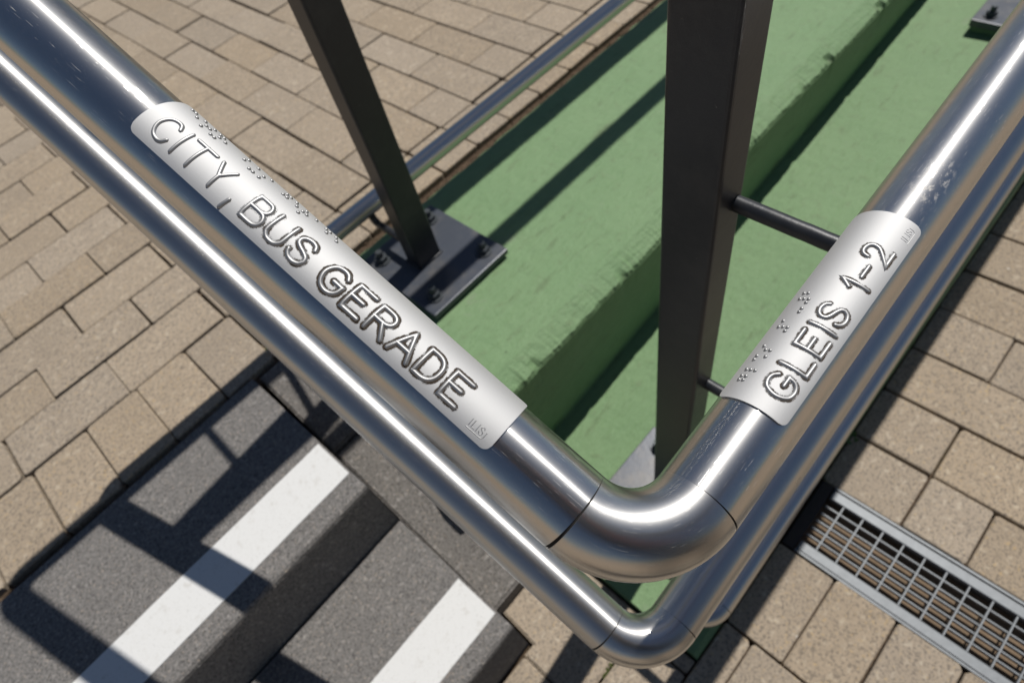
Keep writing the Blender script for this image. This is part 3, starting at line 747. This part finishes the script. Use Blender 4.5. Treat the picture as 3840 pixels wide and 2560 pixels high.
    for nn, ch in braille:
        bm = bmesh.new()
        for dnum in BR[ch]:
            colu, row = (dnum - 1) // 3, (dnum - 1) % 3
            tt = bt0 + rdir * (nn * bpitch + colu * DT); ph = rowsp[row]; dots.append((tt, ph / degmm * mm))
            cen = X(tt, ph); nrm = (e1 * math.cos(math.radians(ph)) + e2 * math.sin(math.radians(ph))); tx = d; ty = nrm.cross(tx)
            rings = [(0.00105, -0.0001), (0.00100, 0.0003), (0.00078, 0.00068), (0.00042, 0.00090), (0.0001, 0.00096)]
            prev = None
            for (r_, h_) in rings:
                cur = [bm.verts.new(cen + nrm * h_ + (tx * math.cos(2 * math.pi * i / 12) + ty * math.sin(2 * math.pi * i / 12)) * r_) for i in range(12)]
                if prev:
                    for i in range(12): bm.faces.new((prev[i], prev[(i + 1) % 12], cur[(i + 1) % 12], cur[i]))
                prev = cur
            bm.faces.new(prev)
        bmesh.ops.recalc_face_normals(bm, faces=list(bm.faces))
        link('braille_cell', bm_mesh('braille_cell', bm, True), M['alu_letter'], root)
    # ---- maker's mark: shallow raised hairlines
    (mt, mph, mh) = mark; mk = []
    def mp_(x, y): return (mt + rdir * x * mh, mph / degmm * mm + up_sgn * y * mh)
    for ch, ox in (('I', 0.0), ('L', 0.42), ('I', 1.22), ('S', 1.58)):
        for s_ in STR[ch][1]:
            sm = smooth_path(s_) if len(s_) > 2 else [Vector(s_[0]), Vector(s_[1])]
            mk.append([mp_(ox + q.x * 0.85, q.y) for q in sm])
    mk.append([mp_(x, y) for x, y in ((-0.15, -0.38), (2.0, -0.38), (2.3, -0.34), (2.5, -0.18), (2.58, 0.1), (2.58, 0.75))])
    ridge(mk, 'maker_mark', M['alu_letter'], 0.00022, 0.00016, root)
    # ---- plate
    st_ = 0.0006; nt = int((t1 - t0) / st_); arc = abs(ph1 - ph0) / degmm * mm; ns = int(arc / st_)
    segs = []
    for s_ in strokes:
        for a, b in zip(s_[:-1], s_[1:]): segs.append((a[0], a[1], b[0], b[1]))
    import numpy as np
    tt = np.linspace(t0, t1, nt + 1); frac = np.linspace(0, 1, ns + 1); rc = 0.004
    V, UVs = [], []; TT, SS = [], []
    for t in tt:
        e_ = min(t - t0, t1 - t); ins = 0.0
        if e_ < rc: ins = rc - math.sqrt(max(0, rc * rc - (rc - e_) ** 2))
        a0 = min(ph0, ph1) + ins * degmm / mm; a1 = max(ph0, ph1) - ins * degmm / mm
        for f_ in frac:
            ph = a0 + (a1 - a0) * f_; V.append(X(t, ph)); UVs.append((ph / degmm * mm, t)); TT.append(t); SS.append(ph / degmm * mm)
    TT, SS = np.array(TT), np.array(SS); dist = np.full(len(TT), 9.0)
    for (ax, ay, bx, by) in segs:
        vx, vy = bx - ax, by - ay; L2 = vx * vx + vy * vy + 1e-14
        k = np.clip(((TT - ax) * vx + (SS - ay) * vy) / L2, 0, 1); dist = np.minimum(dist, np.hypot(TT - ax - k * vx, SS - ay - k * vy))
    dd = np.full(len(TT), 9.0)
    for (a, b) in dots: dd = np.minimum(dd, np.hypot(TT - a, SS - b))
    g = np.clip(1.1 - (dist - HWd) / 0.0014, 0, 1.0); gb = np.clip(1 - abs(dd - 0.0021) / 0.0005, 0, 1) * 0.55 + np.clip(1.0 - (dd - 0.0008) / 0.0008, 0, 1) * 0.75
    vals = []
    for i in range(len(TT)):
        q = Vector((TT[i] * 190, SS[i] * 190, 0)); blot = 0.5 + 0.6 * noise.noise(q) + 0.4 * noise.noise(q * 3.1)
        vals.append(max(float(g[i]) * (0.30 + 0.75 * blot) * grimefn(TT[i], SS[i]), float(gb[i]) * (0.6 + 0.5 * blot) * min(1, grimefn(TT[i], SS[i]) + 0.3)) * 0.75)
    F = []; k = ns + 1
    for i in range(nt):
        for j in range(ns): F.append((i * k + j, (i + 1) * k + j, (i + 1) * k + j + 1, i * k + j + 1))
    # turned-down rim
    rim = [i * k for i in range(nt + 1)] + [nt * k + j for j in range(1, ns + 1)] + [i * k + ns for i in range(nt - 1, -1, -1)] + [j for j in range(ns - 1, 0, -1)]
    b = len(V)
    for i_ in rim:
        p = V[i_] + org - C; ax_ = d * p.dot(d); rad = (p - ax_); V.append(C + ax_ + rad.normalized() * (RT - 0.0002) - org); UVs.append(UVs[i_]); vals.append(0.5)
    base_n = len(rim)
    rim_top = []
    for i_ in rim: V.append(V[i_]); UVs.append(UVs[i_]); vals.append(0.1); rim_top.append(len(V) - 1)
    for j in range(base_n): F.append((rim_top[j], rim_top[(j + 1) % base_n], b + (j + 1) % base_n, b + j))
    me = mesh('sign_plate', V, F, True, UVs)
    at = me.attributes.new('grime', 'FLOAT', 'POINT'); at.data.foreach_set('value', vals)
    pl = link('sign_plate', me, M['alu'], root)
    c_ = me.polygons[(nt // 2) * ns + ns // 2]
    pc = c_.center + org - C
    if c_.normal.dot(pc - d * pc.dot(d)) < 0: me.flip_normals()
    return root
mm = 0.001
def row_text(items): return [(ch, t * mm, (wd * mm if wd else None)) for ch, t, wd in items]
L_TXT = row_text([('C', 310.9, 9.6), ('I', 296.0, None), ('T', 291.9, 12.4), ('Y', 275.1, 9.0), (',', 259.6, 2.0), ('B', 249.6, 10.2), ('U', 235.1, 9.7), ('S', 220.9, 9.6), ('G', 201.1, 11.6), ('E', 184.7, 9.8), ('R', 170.2, 10.0), ('A', 155.8, 11.4), ('D', 140.0, 10.2), ('E', 124.6, 9.6)])
R_TXT = row_text([('G', 101.7, 11.8), ('L', 119.0, 8.5), ('E', 132.1, 9.8), ('I', 147.3, None), ('S', 152.6, 9.8), ('1', 176.5, 3.8), ('-', 185.2, 8.0), ('2', 198.7, 9.5)])
BL = [(i, ch) for i, ch in enumerate(['c', 'i', 't', 'y', ',', None, 'b', 'u', 's', None, 'g', 'e', 'r', 'a', 'd', 'e']) if ch]
BRr = [(i, ch) for i, ch in enumerate(['g', 'l', 'ei', 's', None, '#', '1', '-', '#', '2']) if ch]
def gl(t, s): return 0.35 + 0.75 * max(0.0, min(1.0, (0.270 - t) / 0.05)) + (0.25 if t < 0.21 else 0)
make_sign('tactile_sign', 'brushed aluminium sleeve sign with raised text CITY, BUS GERADE and braille on the sloping handrail', DLv, 0.0912, 0.3200, -30.2, 74.0, L_TXT, -16.0, 18.8, -1, BL, 0.3140, 0.00665, (56.0, 39.2), (0.1052, -19.2, 0.0034), gl)
make_sign('tactile_sign', 'brushed aluminium sleeve sign with raised text GLEIS 1-2 and braille on the ramp handrail', DRv, 0.0912, 0.2328, 40.5, -64.0, R_TXT, 26.0, -9.5, 1, BRr, 0.1028, 0.00699, (-43.7, -30.2), (0.2195, 29.5, 0.0034), lambda t, s: 1.05)

# ------------------------------------------------------------------ weeds and moss
def weed(loc, n, size, seed, label):
    rnd = random.Random(seed); bm = bmesh.new()
    for i in range(n):
        a = rnd.random() * 6.28; tl = rnd.uniform(0.2, 1.1); L = size * rnd.uniform(0.5, 1.0); wd = L * 0.22
        dx = Vector((math.cos(a) * math.cos(tl), math.sin(a) * math.cos(tl), math.sin(tl))); sd = Vector((-math.sin(a), math.cos(a), 0)); o = Vector((rnd.uniform(-1, 1), rnd.uniform(-1, 1), 0)) * size * 0.25
        prev = None
        for f, wf in ((0, 0.25), (0.35, 0.9), (0.7, 1.0), (1, 0.08)):
            p = o + dx * L * f + Vector((0, 0, -L * 0.35 * f * f)); cur = (bm.verts.new(p - sd * wd * wf), bm.verts.new(p + Vector((0, 0, -wd * 0.3 * wf))), bm.verts.new(p + sd * wd * wf))
            if prev: bm.faces.new((prev[0], prev[1], cur[1], cur[0])); bm.faces.new((prev[1], prev[2], cur[2], cur[1]))
            prev = cur
    o = link('weed', bm_mesh('weed', bm, True), M['leaf']); o.location = loc; tag(o, label, 'weed', 'weeds in the joints'); return o
def low(u, v): x = u * Q; return Vector((x, -v * Q, zr(x) - 0.004))
weed(low(0.585, -0.022), 9, 0.020, 1, 'small green weed in the joint at the wall foot beside the drain')
weed(low(0.80, -0.026), 7, 0.016, 2, 'tiny weed at the wall foot further up the ramp')
def moss(loc, ln, seed, wd=0.004):
    rnd = random.Random(seed); bm = bmesh.new()
    for i in range(70):
        c = Vector((rnd.uniform(-ln, ln), rnd.gauss(0, wd), rnd.uniform(-0.002, 0.003))); r = rnd.uniform(0.0012, 0.003)
        res = bmesh.ops.create_icosphere(bm, subdivisions=1, radius=r, matrix=Matrix.Translation(c))
    o = link('moss', bm_mesh('moss', bm), M['moss']); o.location = loc; return o
tag(moss(low(0.066, -0.110), 0.018, 3), 'moss and grit in the paver joint under the railing corner', 'moss', kind='stuff')
tag(moss(Vector((0.075, 0.830, -0.006)), 0.03, 4), 'moss and grit where the paving meets the stair kerb', 'moss', kind='stuff')
# soil and crumbs in the open gap between paving edge and wall
rnd = random.Random(5); bm = bmesh.new()
for i in range(900):
    x = rnd.uniform(0.17, 2.5); y = 0.867 + rnd.gauss(0, 0.008); r = rnd.uniform(0.0015, 0.006)
    bmesh.ops.create_icosphere(bm, subdivisions=1, radius=r, matrix=Matrix.Translation((x, y, -0.016 + rnd.uniform(-0.002, 0.004))) @ Matrix.Diagonal((1, rnd.uniform(0.5, 1), 0.6, 1)))
tag(link('grit', bm_mesh('grit', bm), M['soil']), 'soil and grit in the gap behind the green wall', 'grit', kind='stuff')
bpy.context.view_layer.update()

# ------------------------------------------------------------------ the photographer, behind the lens: seen only as a dark mirror image in the tubes
def person():
    root = empty('person', (0.0, -0.42, ZB)); tag(root, 'person in dark jacket and trousers holding a camera, mirrored in the rail elbow', 'person')
    J = {'pel': (0.0, -0.46, 0.60), 'w': (-0.01, -0.44, 0.78), 'ch': (-0.03, -0.38, 1.00), 'nk': (-0.05, -0.31, 1.16), 'hd': (-0.06, -0.27, 1.24), 'tp': (-0.07, -0.25, 1.36),
         'hl': (-0.10, -0.46, 0.56), 'kl': (-0.13, -0.41, 0.17), 'al': (-0.14, -0.47, -0.20), 'tl': (-0.15, -0.36, -0.245),
         'hr': (0.10, -0.46, 0.56), 'kr': (0.13, -0.43, 0.17), 'ar': (0.15, -0.50, -0.20), 'tr': (0.17, -0.39, -0.245),
         'sl': (-0.20, -0.36, 1.07), 'el': (-0.25, -0.24, 0.86), 'wl': (-0.115, -0.135, 0.93), 'sr': (0.15, -0.36, 1.07), 'er': (0.20, -0.27, 0.85), 'wr': (0.055, -0.15, 0.93)}
    Rr = {'pel': 0.15, 'w': 0.135, 'ch': 0.155, 'nk': 0.06, 'hd': 0.085, 'tp': 0.07, 'hl': 0.095, 'kl': 0.065, 'al': 0.045, 'tl': 0.035, 'hr': 0.095, 'kr': 0.065, 'ar': 0.045, 'tr': 0.035, 'sl': 0.065, 'el': 0.048, 'wl': 0.033, 'sr': 0.065, 'er': 0.048, 'wr': 0.033}
    Ed = [('pel', 'w'), ('w', 'ch'), ('ch', 'nk'), ('nk', 'hd'), ('hd', 'tp'), ('pel', 'hl'), ('hl', 'kl'), ('kl', 'al'), ('al', 'tl'), ('pel', 'hr'), ('hr', 'kr'), ('kr', 'ar'), ('ar', 'tr'), ('ch', 'sl'), ('sl', 'el'), ('el', 'wl'), ('ch', 'sr'), ('sr', 'er'), ('er', 'wr')]
    names = list(J); L = Vector(root.location)
    me = bpy.data.meshes.new('body'); me.from_pydata([tuple(Vector(J[k]) - L) for k in names], [(names.index(a), names.index(b)) for a, b in Ed], [])
    o = link('body', me, None, root)
    md = o.modifiers.new('skin', 'SKIN'); md.use_smooth_shade = True
    sv = me.skin_vertices[0].data
    for i, k in enumerate(names): sv[i].radius = (Rr[k], Rr[k] * (0.75 if k in ('pel', 'w', 'ch') else 1)); sv[i].use_root = (k == 'pel')
    ss = o.modifiers.new('sub', 'SUBSURF'); ss.levels = 2; ss.render_levels = 2
    t = NT('dark clothes'); v = t.coord('Object'); sx = t.n('ShaderNodeSeparateXYZ'); t.l(v, sx.inputs[0]); f = t.noise(v, 60, 4, 0.6)
    c = t.mix(f, (0.030, 0.030, 0.034), (0.055, 0.052, 0.055))
    c = t.mix(t.maprange(sx.outputs[2], 1.42, 1.45), c, (0.42, 0.27, 0.20))
    me.materials.append(t.done(t.bsdf(c, 0.85)))
    bm = bmesh.new(); bmesh.ops.create_icosphere(bm, subdivisions=3, radius=1)
    for v_ in bm.verts: v_.co = Vector((v_.co.x * 0.092, v_.co.y * 0.105 - 0.012, v_.co.z * 0.085 + 0.02)) + Vector(J['tp']) - L
    link('hair', bm_mesh('hair', bm, True), plain('dark hair', (0.03, 0.02, 0.015), 0.7), root)
    # red open shirt front
    red = plain('red shirt', (0.30, 0.035, 0.03), 0.85)
    pp = [Vector(p) - L for p in ((0.03, -0.20, 1.08), (0.02, -0.235, 0.98), (0.015, -0.285, 0.85), (0.02, -0.315, 0.72))]
    link('shirt_front', tube_mesh('shirt_front', pp, 0.035, 16), red, root)
    # camera body and the hands on it, all behind the lens
    back = cz
    cc = Vector((0, 0, ZE)) + back * 0.075
    bm = box_bm(-0.065, 0.065, -0.045, 0.045, -0.02, 0.045, 0.008, 2); me2 = bm_mesh('camera_body', bm)
    co = link('camera_body', me2, plain('black camera', (0.015, 0.015, 0.016), 0.5)); co.matrix_world = Matrix.Translation(cc) @ cam.matrix_world.to_3x3().to_4x4()
    tag(co, 'black camera held by the person over the handrail', 'camera')
    skin = plain('skin', (0.42, 0.27, 0.20), 0.6)
    for sgn, wk in ((-1, 'wl'), (1, 'wr')):
        side = cx * sgn
        palm = cc + side * 0.075 + back * 0.01
        bm = bmesh.new()
        me3 = tube_mesh('hand', [Vector(J[wk]) - L, (Vector(J[wk]) * 0.4 + palm * 0.6) - L, palm - L, palm - side * 0.004 - cy * 0.02 - L], 0.024, 14)
        h = link('hand', me3, skin, root)
        for i in range(4):
            a = palm + cy * (0.030 - 0.020 * i); b = a - back * (0.045 - 0.004 * abs(i - 1.5)); c3 = b - side * 0.025
            link('finger', tube_mesh('finger', [a - L, (a + b) / 2 + side * 0.004 - L, b - L, c3 - L], 0.0085, 10), skin, root)
        link('thumb', tube_mesh('thumb', [palm + back * 0.015 - L, palm + back * 0.036 - side * 0.02 - L, palm + back * 0.040 - side * 0.045 - L], 0.0095, 10), skin, root)
person()
bpy.context.view_layer.update()
